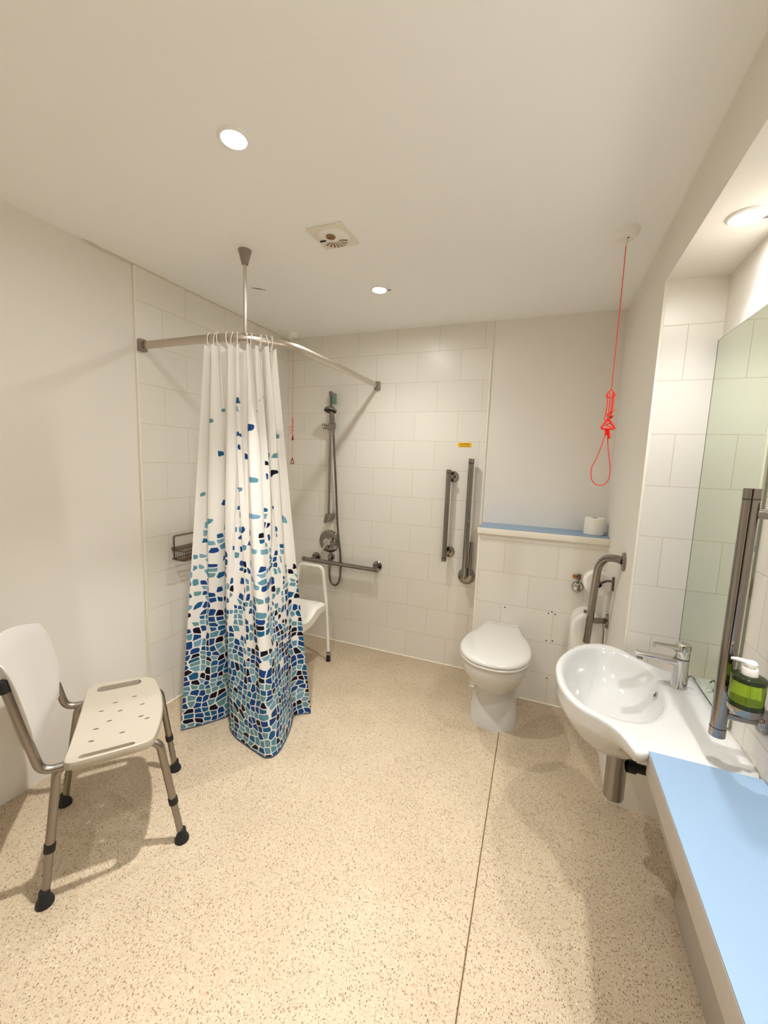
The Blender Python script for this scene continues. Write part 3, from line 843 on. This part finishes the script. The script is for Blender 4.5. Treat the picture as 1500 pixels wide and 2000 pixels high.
bo = bm_.build('backrest', M['chairback'], t, angle=60)
# moulded rib on the rear face of each wing
for s in (-1, 1):
    rb = spline([back_pt(s * a, b, .018) for a, b in ((.90, .62), (.93, .40), (.86, .16), (.70, .10), (.60, .22), (.58, .50), (.66, .78), (.80, .80))], 6, True)
    MB().tube(rb, .0035, 6, closed=True).build('rib', M['chairplastic'], bo)
# aluminium tubes
R1 = .0132
for s in (-1, 1):
    l = .19 * s
    post = fillet([cp(.02, l * .96, .425), cp(-.185, l, .425), cp(-.258, l, .745)], .045, 8)
    pm = MB().tube(post, R1, 16).build('back_post', M['alu'], t)
    MB().tube([cp(-.252, l, .715), cp(-.2605, l, .752)], R1 + .0022, 16).build('end_cap', M['rubber'], pm)
    MB().tube([cp(-.248, l - .004 * s, .66), cp(-.240, l * .96, .66)], .005, 8).build('fixing_bolt', M['alu'], pm)
feet = {(1, -1): (.209, -.188), (1, 1): (.195, .211), (-1, -1): (-.187, -.240), (-1, 1): (-.210, .198)}
for (sf, sl), (ff, fl) in feet.items():
    topf = .118 if sf > 0 else -.118
    l0 = .178 * sl
    foot = cp(ff, fl, .012)
    knee = cp(topf + .028 * sf, l0 + .004 * sl, .418)
    pts = fillet([cp(.0, l0 * .97, .428), cp(topf, l0, .428), knee + (foot - knee) * .02, knee + (foot - knee) * .62], .05, 8)
    lg = MB().tube(pts, R1, 16).build('leg', M['alu'], t)
    a = knee + (foot - knee) * .60
    MB().tube([a, foot], R1 - .0012, 16).build('adjustable_tube', M['alu'], lg)
    d = (foot - knee).normalized()
    MB().tube([a - d * .012, a + d * .012], R1 + .0028, 16).build('collar', M['rubber'], lg)
    MB().lathe([(.0245, 0), (.0255, .006), (.0225, .016), (.0165, .026), (.0150, .046), (.0140, .048)], cp(ff, fl, 0), (0, 0, 1) , 22).build('rubber_foot', M['rubber'], lg)
    for k in (.70, .80):
        q = knee + (foot - knee) * k
        MB().lathe([(.0035, 0), (.003, .003)], q + F * (R1 - .002) * sf, F * sf, 8).build('snap_button', M['alu'], lg)
# seat supports under the slab
MB().tube([cp(.06, -.185, .422), cp(.06, .185, .422)], .010, 12).build('cross_tube', M['alu'], t)
MB().tube([cp(-.06, -.185, .422), cp(-.06, .185, .422)], .010, 12).build('cross_tube', M['alu'], t)

# ------------------------------------------------------------------ shelf over the boxing, toilet roll
t = thing('shelf', (-.02, YX, 1.024), 'narrow light blue shelf with white edge on top of the tiled boxing behind the toilet', 'shelf')
MB().box(-.382, XR - .001, YX - .016, YB + .007, 1.026, 1.064, .001).build('board', M['trim'], t)
MB().box(-.381, XR - .002, YX - .0155, YB + .0065, 1.063, 1.0665).build('blue_top', M['blue'], t)
MB().box(-.33, -.29, YB + .003, YB + .007, 1.067, 1.070, .001).build('sealant_smear', M['sealant'], t)
MB().lathe([(.0035, 0), (0, .0012)], (-.335, 2.60, 1.0664), (0, 0, 1), 10).build('screw_hole', M['dark'], t)

def toilet_roll(t, c, ax, r, h, core=.020):
    ax = Vector(ax)
    MB().lathe([(core, 0), (r - .003, 0), (r, .003), (r, h - .003), (r - .003, h), (core, h), (core, 0)], c, ax, 40, False, False).build('paper', M['paper'], t, recalc=True)
    MB().lathe([(core, .001), (core - .0015, .001), (core - .0015, h - .001), (core, h - .001)], c, ax, 24, False, False).build('card_tube', M['card'], t)
t = thing('toilet_roll', (.275, 2.655, 1.0665), 'upright white toilet roll standing on the blue shelf', 'toilet roll')
toilet_roll(t, (.275, 2.655, 1.0665), (0, 0, 1), .054, .098)

# ------------------------------------------------------------------ toilet
tx_, = (-.190,)
t = thing('toilet', (tx_, 2.40, 0), 'white back-to-wall toilet with lid closed before the tiled boxing', 'toilet')
def egg(w, yf, yb, back=.52, n=64):
    """outline seen from above: round front at yf, sides tapering to a square back at yb"""
    prof = [(0, 0), (.012, .30), (.05, .55), (.12, .77), (.22, .93), (.34, 1.0), (.46, .985), (.62, .90), (.80, .90 - (.90 - back) * .62), (.94, back + .03), (.985, back - .02), (1, back - .14)]
    prof = [(t_, h * (1 if t_ < .6 else 1)) for t_, h in prof]
    R = [V(tx_ + w * h, yf + (yb - yf) * t_, 0) for t_, h in prof]
    Lh = [V(tx_ - w * h, yf + (yb - yf) * t_, 0) for t_, h in reversed(prof[1:])]
    p = spline(R + Lh, 6, True)
    return [(q.x, min(q.y, yb)) for q in p]
def ring(o, z): return [V(x, y, z) for x, y in o]
def lerp_o(a, b, t_): return [(p[0] * (1 - t_) + q[0] * t_, p[1] * (1 - t_) + q[1] * t_) for p, q in zip(a, b)]
rim = egg(.178, 1.975, 2.552, .66)
mid = egg(.150, 2.04, 2.553, .78)
waist = egg(.110, 2.170, 2.554, .88)
base = egg(.132, 2.150, 2.554, .88)
pan = MB().loft([ring(lerp_o(rim, mid, -.02), .425), ring(rim, .432), ring(rim, .415), ring(lerp_o(rim, mid, .25), .36), ring(mid, .30), ring(lerp_o(mid, waist, .55), .245), ring(waist, .20), ring(lerp_o(waist, base, .30), .14), ring(lerp_o(waist, base, .75), .07), ring(base, .015), ring(base, .0)][1:], True, True)
pan.build('pan', M['china'], t, angle=50)
so2 = egg(.185, 1.962, 2.530, .56)
def scaled(o, k, yc=2.22): return [(tx_ + (x - tx_) * k, yc + (y - yc) * k) for x, y in o]
MB().loft([ring(scaled(so2, .985), .436), ring(so2, .440), ring(so2, .447), ring(scaled(so2, .985), .451)]).build('seat_ring', M['seatplastic'], t, angle=50)
MB().loft([ring(scaled(so2, .97), .4545), ring(scaled(so2, 1.0), .457), ring(scaled(so2, 1.004), .463), ring(scaled(so2, .985), .472), ring(scaled(so2, .94), .478), ring(scaled(so2, .80), .4825), ring(scaled(so2, .5), .4855), ring(scaled(so2, .2), .4865)]).build('lid', M['seatplastic'], t, angle=60)
MB().box(tx_ - .098, tx_ + .098, 2.505, 2.553, .432, .474, .010, 3).build('hinge_block', M['seatplastic'], t)
for dx in (-.07, .07):
    MB().tube([(tx_ + dx - .022, 2.532, .468), (tx_ + dx + .022, 2.532, .468)], .009, 14).build('hinge', M['seatplastic'], t)
for y, z in ((2.43, .075), (2.40, .045)):
    MB().lathe([(.006, 0), (.005, .0015), (0, .002)], (tx_ + .128 + .001, y, z), (1, 0, .15), 12).build('fixing_cap', M['card'], t)

t = thing('flush_button', (.210, YX, .765), 'round chrome flush button with small brass clip on the boxing tiles', 'flush button')
MB().lathe([(.029, 0), (.029, .005), (.026, .014), (.021, .020), (.0, .022)], (.210, YX, .765), (0, -1, 0), 32).build('button', M['brightchrome'], t)
MB().lathe([(.032, 0), (.031, .003)], (.210, YX, .765), (0, -1, 0), 32).build('collar', M['chrome'], t)
MB().box(.180, .206, YX - .012, YX, .817, .836, .003).build('brass_clip', M['brass'], t)
MB().box(.206, .222, YX - .016, YX, .812, .842, .003).tube([(.212, YX - .006, .80), (.212, YX - .006, .815)], .004, 8).build('catch', M['hose'], t)

# ------------------------------------------------------------------ cranked grab rail, roll holder and bin by the right wall
t = thing('cranked_grab_rail', (XR, 2.2, .85), 'bent steel grab rail on the right wall curving down beside the toilet', 'grab rail')
e1 = (XR - .004, 2.062, 1.040)
path = spline([e1, (.318, 2.098, 1.043), (.288, 2.140, 1.030), (.268, 2.182, .990), (.262, 2.214, .925), (.262, 2.285, .718), (.262, 2.352, .525)], 8)
MB().tube(path, .0178, 20).build('bar', M['chrome'], t)
MB().lathe([(.042, 0), (.042, .006), (.036, .011), (.02, .012)], (XR, 2.060, 1.040), (-1, .0, 0), 32).build('flange', M['chrome'], t)
MB().lathe([(.039, 0), (.039, .006), (.034, .011), (.018, .012)], (XR, 2.338, .660), (-1, 0, 0), 32).build('flange', M['chrome'], t)
MB().tube([(XR - .004, 2.338, .660), (.262, 2.307, .660)], .0155, 18).build('post', M['chrome'], t)
MB().tube([(.262, 2.346, .545), (.262, 2.352, .525)], .0185, 20).build('end_cap', M['chrome'], t)

t = thing('roll_holder', (XR, 2.27, .88), 'dark metal toilet roll holder fixed to the right wall', 'roll holder')
MB().prism([(-.016, -.034), (.016, -.030), (.018, .028), (-.004, .036)], lambda u, v, d: (XR - d, 2.262 + u, .882 + v), 0, .010, .002).build('wall_plate', M['hose'], t)
MB().tube(fillet([(XR - .008, 2.262, .893), (.318, 2.270, .891), (.285, 2.302, .862), (.283, 2.40, .852)], .008), .006, 10).build('arm', M['hose'], t)
t = thing('toilet_roll', (.283, 2.36, .855), 'white toilet roll hanging on the holder behind the bent rail', 'toilet roll')
toilet_roll(t, (.283, 2.305, .858), (0, 1, -.1), .064, .095, .019)

t = thing('paper_dispenser', (.262, YX, .31), 'white plastic dispenser with arched top on the boxing tiles behind the basin', 'dispenser')
def arch(x0, x1, z0, zt, n=14):
    rr = (x1 - x0) / 2; cx_ = (x0 + x1) / 2
    return [(x0, z0), (x1, z0)] + [(cx_ + rr * math.cos(PI * k / n), zt - rr * 1.15 + rr * 1.15 * math.sin(PI * k / n)) for k in range(n + 1)]
MB().prism(arch(.187, .344, .31, .655), lambda u, v, d: (u, YX - d, v), .0, .10, 0).build('back_case', M['whiteplastic'], t)
MB().prism(arch(.184, .347, .305, .660), lambda u, v, d: (u, YX - d, v), .10, .158, .022, 4).build('cover', M['whiteplastic'], t, angle=60)
MB().box(.243, .281, YX - .135, YX - .10, .652, .668, .005).build('lock', M['binlid'], t)

# ------------------------------------------------------------------ basin
ZB = .72
t = thing('basin', (.30, 1.5, ZB), 'white wall-hung curved washbasin with flat deck below the mirror', 'washbasin')
outl = [(.54, 1.705), (.46, 1.717), (.415, 1.745), (.373, 1.786), (.34, 1.828), (.312, 1.852), (.272, 1.862), (.236, 1.852), (.180, 1.808), (.131, 1.729), (.098, 1.65), (.083, 1.572), (.085, 1.48),
        (.098, 1.407), (.122, 1.350), (.157, 1.308), (.200, 1.280), (.230, 1.250), (.249, 1.215), (.262, 1.175)]
op = [(p.x, p.y) for p in spline([V(x, y, 0) for x, y in outl], 6)]
op += [(.268, 1.160), (.283, 1.158), (.298, 1.168), (.308, 1.1785), (.36, 1.1785), (.42, 1.1785), (.48, 1.1785), (.54, 1.1785), (.54, 1.25), (.54, 1.33), (.54, 1.42), (.54, 1.5), (.54, 1.6)]
cx, cy = .285, 1.53
NB = 144
def polar(poly, n=NB):
    """distance of the outline from the centre in n directions"""
    res = []
    for k in range(n):
        a = 2 * PI * k / n; d = (math.cos(a), math.sin(a)); best = 0
        for i in range(len(poly)):
            x1, y1 = poly[i][0] - cx, poly[i][1] - cy; x2, y2 = poly[(i + 1) % len(poly)][0] - cx, poly[(i + 1) % len(poly)][1] - cy
            ex, ey = x2 - x1, y2 - y1
            den = d[0] * ey - d[1] * ex
            if abs(den) < 1e-12: continue
            tt = (x1 * ey - y1 * ex) / den; ss = (x1 * d[1] - y1 * d[0]) / den
            if tt > 0 and -1e-6 <= ss <= 1 + 1e-6: best = max(best, tt)
        res.append(best)
    return res
bowl = spline([V(x, y, 0) for x, y in ((.418, 1.60), (.405, 1.69), (.360, 1.770), (.300, 1.822), (.245, 1.825), (.185, 1.775), (.140, 1.70), (.112, 1.60), (.108, 1.50), (.122, 1.42), (.155, 1.355), (.205, 1.318), (.265, 1.305), (.325, 1.325), (.375, 1.385), (.408, 1.48))], 6, True)
PO = polar(op); PB = polar([(p.x, p.y) for p in bowl])
def bring(rad, z, clampx=True):
    zz = z if callable(z) else (lambda k: z)
    out = []
    for k in range(NB):
        a = 2 * PI * k / NB
        x, y = cx + rad[k] * math.cos(a), cy + rad[k] * math.sin(a)
        out.append(V(min(x, XN - .0005) if clampx else x, y, zz(k)))
    return out
def mixr(a, b, s): return [p * (1 - s) + q * s for p, q in zip(a, b)]
wall = [max(0, math.cos(2 * PI * k / NB)) for k in range(NB)]
def under(s, zin):
    """underside ring: shrinks on the bowl side, keeps depth near the wall"""
    return [min(p * (s + (1 - s) * 0), 9) for p in PO]
BZ = 0
rings = []
# inside of the bowl, from the waste outwards
for s, dz in ((.0, -.150), (.10, -.150), (.14, -.1485), (.30, -.146), (.50, -.138), (.66, -.122), (.80, -.092), (.89, -.056), (.95, -.026), (.985, -.010)):
    rings.append(bring([p * max(s, .002) for p in PB], ZB + dz))
rings.append(bring([p * 1.012 for p in PB], ZB - .003))
rings.append(bring([b + min(.018, (o - b) * .4) for b, o in zip(PB, PO)], ZB - .0005))
rings.append(bring(mixr([b + min(.018, (o - b) * .4) for b, o in zip(PB, PO)], PO, .75), ZB + .0005))
rings.append(bring([o - .003 for o in PO], ZB - .0003))
rings.append(bring(PO, ZB - .004))
rings.append(bring([o + .0008 for o in PO], ZB - .012))
rings.append(bring([o - .004 for o in PO], ZB - .030))
for m_, k_, z in ((.30, 1.10, .672), (.68, 1.09, .652), (1, 1.04, .628), (1, .93, .596), (1, .77, .560), (1, .57, .527), (1, .40, .502), (1, .22, .487)):
    rings.append(bring([min(o, o * (1 - m_) + b * k_ * m_) for o, b in zip(PO, PB)], z))
MB().loft(rings, True, True).build('bowl', M['china'], t, angle=70)
MB().lathe([(.022, 0), (.021, .0025), (.014, .003), (.012, .001), (0, .001)], (cx, cy, ZB - .1505), (0, 0, 1), 28, False, False).build('waste', M['brightchrome'], t)
od = V(-.96, 0, .28).normalized()
ov = V(.4062, 1.585, .677)
MB().lathe([(.013, -.004), (.013, .003), (.010, .004), (.0085, .001)], ov, od, 24, False, False).build('overflow_ring', M['brightchrome'], t)
MB().lathe([(.0095, .0012), (0, .0015)], ov, od, 20, False, False).build('overflow_hole', M['dark'], t)

# trap below
t = thing('basin_trap', (.307, 1.55, .45), 'chrome bottle trap with dark waste pipe under the basin', 'waste trap')
MB().lathe([(.031, .283), (.033, .288), (.033, .446), (.036, .450), (.036, .470), (.033, .474)], (.307, 1.55, 0), (0, 0, 1), 30).build('bottle', M['chrome'], t)
MB().lathe([(.020, .462), (.020, .50)], (.307, 1.55, 0), (0, 0, 1), 24).build('tailpiece', M['brightchrome'], t)
MB().tube([(.335, 1.55, .415), (.544, 1.56, .405)], .016, 18).build('waste_pipe', M['rubber'], t)
MB().tube([(.338, 1.55, .415), (.365, 1.551, .414)], .022, 18).tube([(.41, 1.5535, .4115), (.44, 1.555, .410)], .021, 18).build('pipe_nut', M['rubber'], t)

# mixer tap
tx0, ty0 = .470, 1.597
t = thing('basin_tap', (tx0, ty0, ZB), 'chrome single-lever mixer tap standing on the basin deck', 'tap')
MB().lathe([(.026, 0), (.0255, .004), (.0235, .012), (.0232, .095), (.0225, .1015)], (tx0, ty0, ZB), (0, 0, 1), 36).build('body', M['brightchrome'], t)
MB().lathe([(.0215, .101), (.0215, .105)], (tx0, ty0, ZB), (0, 0, 1), 32).build('seam_ring', M['dark'], t)
MB().lathe([(.0232, .105), (.0236, .108), (.0236, .146), (.0225, .151), (.018, .1535), (0, .154)], (tx0, ty0, ZB), (0, 0, 1), 36).build('cartridge_cap', M['brightchrome'], t)
sp_ = []
for k in range(9):
    s = k / 8; xx = tx0 - .012 - .122 * s
    w = .0185 - .001 * s; hh = .0125 - .0055 * s
    zc = ZB + .088 + .006 * s
    sp_.append([V(xx, ty0 + u * w, zc + v * hh) for u, v in [(math.copysign(abs(math.cos(a)) ** .6, math.cos(a)), math.copysign(abs(math.sin(a)) ** .6, math.sin(a))) for a in [2 * PI * q / 24 for q in range(24)]]])
MB().loft(sp_).build('spout', M['brightchrome'], t)
MB().lathe([(.0105, 0), (.0105, .006), (.008, .006)], (tx0 - .122, ty0, ZB + .082), (0, 0, -1), 20).build('aerator', M['chrome'], t)
MB().tube([(tx0 - .012, ty0 - .006, ZB + .139), (tx0 - .05, ty0 - .014, ZB + .144), (tx0 - .088, ty0 - .022, ZB + .147)], [.009, .0062, .0055], 14).tube([(tx0 - .088, ty0 - .022, ZB + .151), (tx0 - .088, ty0 - .022, ZB + .136)], .0045, 10).build('lever', M['brightchrome'], t)
MB().tube(spline([(tx0 + .024, ty0 + .006, ZB + .0), (tx0 + .026, ty0 + .006, ZB + .034), (tx0 + .034, ty0 + .002, ZB + .043), (tx0 + .044, ty0 - .004, ZB + .036)], 6), .0024, 8).build('pop_up_rod', M['chrome'], t)

# ------------------------------------------------------------------ counter
t = thing('vanity_counter', (.42, .1, 0), 'long light blue counter with grey-white edge running from the basin', 'counter')
XCN, YCN = .301, 1.176
MB().box(XCN, XN - .001, YR + .02, YCN, ZB - .065, ZB - .0015, .001).build('worktop', M['edge'], t)
MB().box(XCN + .0008, XN - .0015, YR + .021, YCN - .0005, ZB - .0015, ZB + .0012).build('blue_surface', M['blue'], t)
MB().box(.503, XN - .001, YR + .02, 1.477, 0.001, ZB - .066, .001).build('support_panel', M['panel'], t)

# ------------------------------------------------------------------ mirror
t = thing('mirror', (XN, 1.6, .74), 'tall greenish frameless wall mirror above the basin', 'mirror')
MB().box(XN - .006, XN, 1.374, 1.8715, .7265, 1.926).build('glass', M['mirror'], t, smooth=False)
ed = MB().box(XN - .0062, XN, 1.3725, 1.3745, .7265, 1.926).box(XN - .0062, XN, 1.3725, 1.8715, 1.925, 1.927).box(XN - .0068, XN, 1.8690, 1.8718, .7265, 1.927)
ed.build('polished_edge', mat('mirror_edge', (.50, .50, .43), .2, .3), t)

# ------------------------------------------------------------------ vertical bar by the mirror, soap dispenser
bx_, by_ = .452, 1.217
t = thing('vertical_grab_bar', (bx_, by_, .79), 'thick vertical steel grab bar standing off the wall before the mirror', 'grab rail')
MB().tube([(bx_, by_, .800), (bx_, by_, 1.405)], .0172, 28).build('bar', M['chrome'], t)
for a, b in ((.785, .808), (1.392, 1.416)):
    MB().tube([(bx_, by_, a), (bx_, by_, b)], .0178, 28).build('end_cap', M['chrome'], t)
for z in (.8085, 1.3905):
    MB().lathe([(.0175, -.0011), (.0175, .0011)], (bx_, by_, z), (0, 0, 1), 28, False, False).build('cap_groove', M['dark'], t)
for z in (.846, 1.357):
    MB().tube([(bx_ + .012, by_, z), (XN - .004, by_, z)], .0125, 18).build('post', M['chrome'], t)
    MB().lathe([(.031, 0), (.031, .006), (.026, .011), (.012, .012)], (XN, by_, z), (-1, 0, 0), 28).build('flange', M['chrome'], t)

sx, sy = .468, 1.142
t = thing('soap_dispenser', (sx, sy, .89), 'green glass soap dispenser with white pump in a chrome wall holder', 'soap dispenser')
MB().lathe([(.028, .917), (.0325, .921), (.0325, .978), (.030, .983), (.018, .986), (.012, .987)], (sx, sy, 0), (0, 0, 1), 40).build('bottle', M['glass'], t)
MB().lathe([(.0332, .976), (.0332, .985), (.024, .990), (.014, .990)], (sx, sy, 0), (0, 0, 1), 40).build('top_ring', M['darkglass'], t)
MB().lathe([(.0336, .914), (.0336, .926), (.0326, .926), (.032, .914)], (sx, sy, 0), (0, 0, 1), 40).build('lower_ring', M['darkglass'], t)
MB().lathe([(.014, .893), (.027, .895), (.033, .903), (.0340, .915), (.0332, .915)], (sx, sy, 0), (0, 0, 1), 40).build('holder_cup', M['chrome'], t)
MB().lathe([(.015, .988), (.0155, .991), (.0145, 1.004), (.014, 1.006), (.0135, 1.006)], (sx, sy, 0), (0, 0, 1), 28).build('pump_collar', M['whiteplastic'], t)
MB().lathe([(.007, 1.004), (.007, 1.011), (.0115, 1.012), (.012, 1.018), (.009, 1.022), (0, 1.0225)], (sx, sy, 0), (0, 0, 1), 24).tube(spline([(sx + .003, sy, 1.0165), (sx - .018, sy + .012, 1.0175), (sx - .030, sy + .020, 1.015)], 5), [.0062 - .0003 * k for k in range(11)], 12).build('pump_head', M['whiteplastic'], t)
MB().box(sx + .012, XN, sy - .007, sy + .007, .893, .909, .002).build('holder_arm', M['chrome'], t)
MB().prism(rrect(-.018, .018, -.030, .050, .005), lambda u, v, d: (XN - d, sy + u, .90 + v), 0, .010, .002).build('wall_plate', M['chrome'], t)
MB().lathe([(.009, 0), (.0105, .003), (.0105, .022), (.008, .025)], (sx + .040, sy + .003, .868), (0, 0, 1), 18).build('fixing_post', M['chrome'], t)

# ------------------------------------------------------------------ camera, world, view
cam = bpy.data.cameras.new('camera'); co = bpy.data.objects.new('camera', cam); COL.objects.link(co)
right = V(0.92659296, 0.37441222, 0.03522766); up = V(-0.07873157, 0.10153633, 0.99171151); fwd = V(-0.36773202, 0.92168642, -0.12356091)
mw = Matrix((right, up, -fwd)).transposed().to_4x4(); mw.translation = V(0, 0, 1.4486)
co.matrix_world = mw
cam.sensor_fit = 'VERTICAL'; cam.sensor_height = 36; cam.lens = 791.96 / 2000 * 36
cam.clip_start = .02
S.camera = co
w = bpy.data.worlds.new('world'); S.world = w; w.use_nodes = True
w.node_tree.nodes['Background'].inputs[0].default_value = (1, .9, .78, 1)
w.node_tree.nodes['Background'].inputs[1].default_value = 0.0
S.view_settings.view_transform = 'Standard'; S.view_settings.look = 'None'
S.view_settings.gamma = 1; S.view_settings.use_curve_mapping = False
S.view_settings.exposure = 0.47
try:
    S.cycles.use_denoising = True
    S.cycles.max_bounces = 14; S.cycles.diffuse_bounces = 8; S.cycles.glossy_bounces = 6
    S.cycles.sample_clamp_indirect = 8
    S.cycles.caustics_reflective = False; S.cycles.caustics_refractive = False
except Exception:
    pass
for o in bpy.data.objects:
    if '_o' in o: del o['_o']
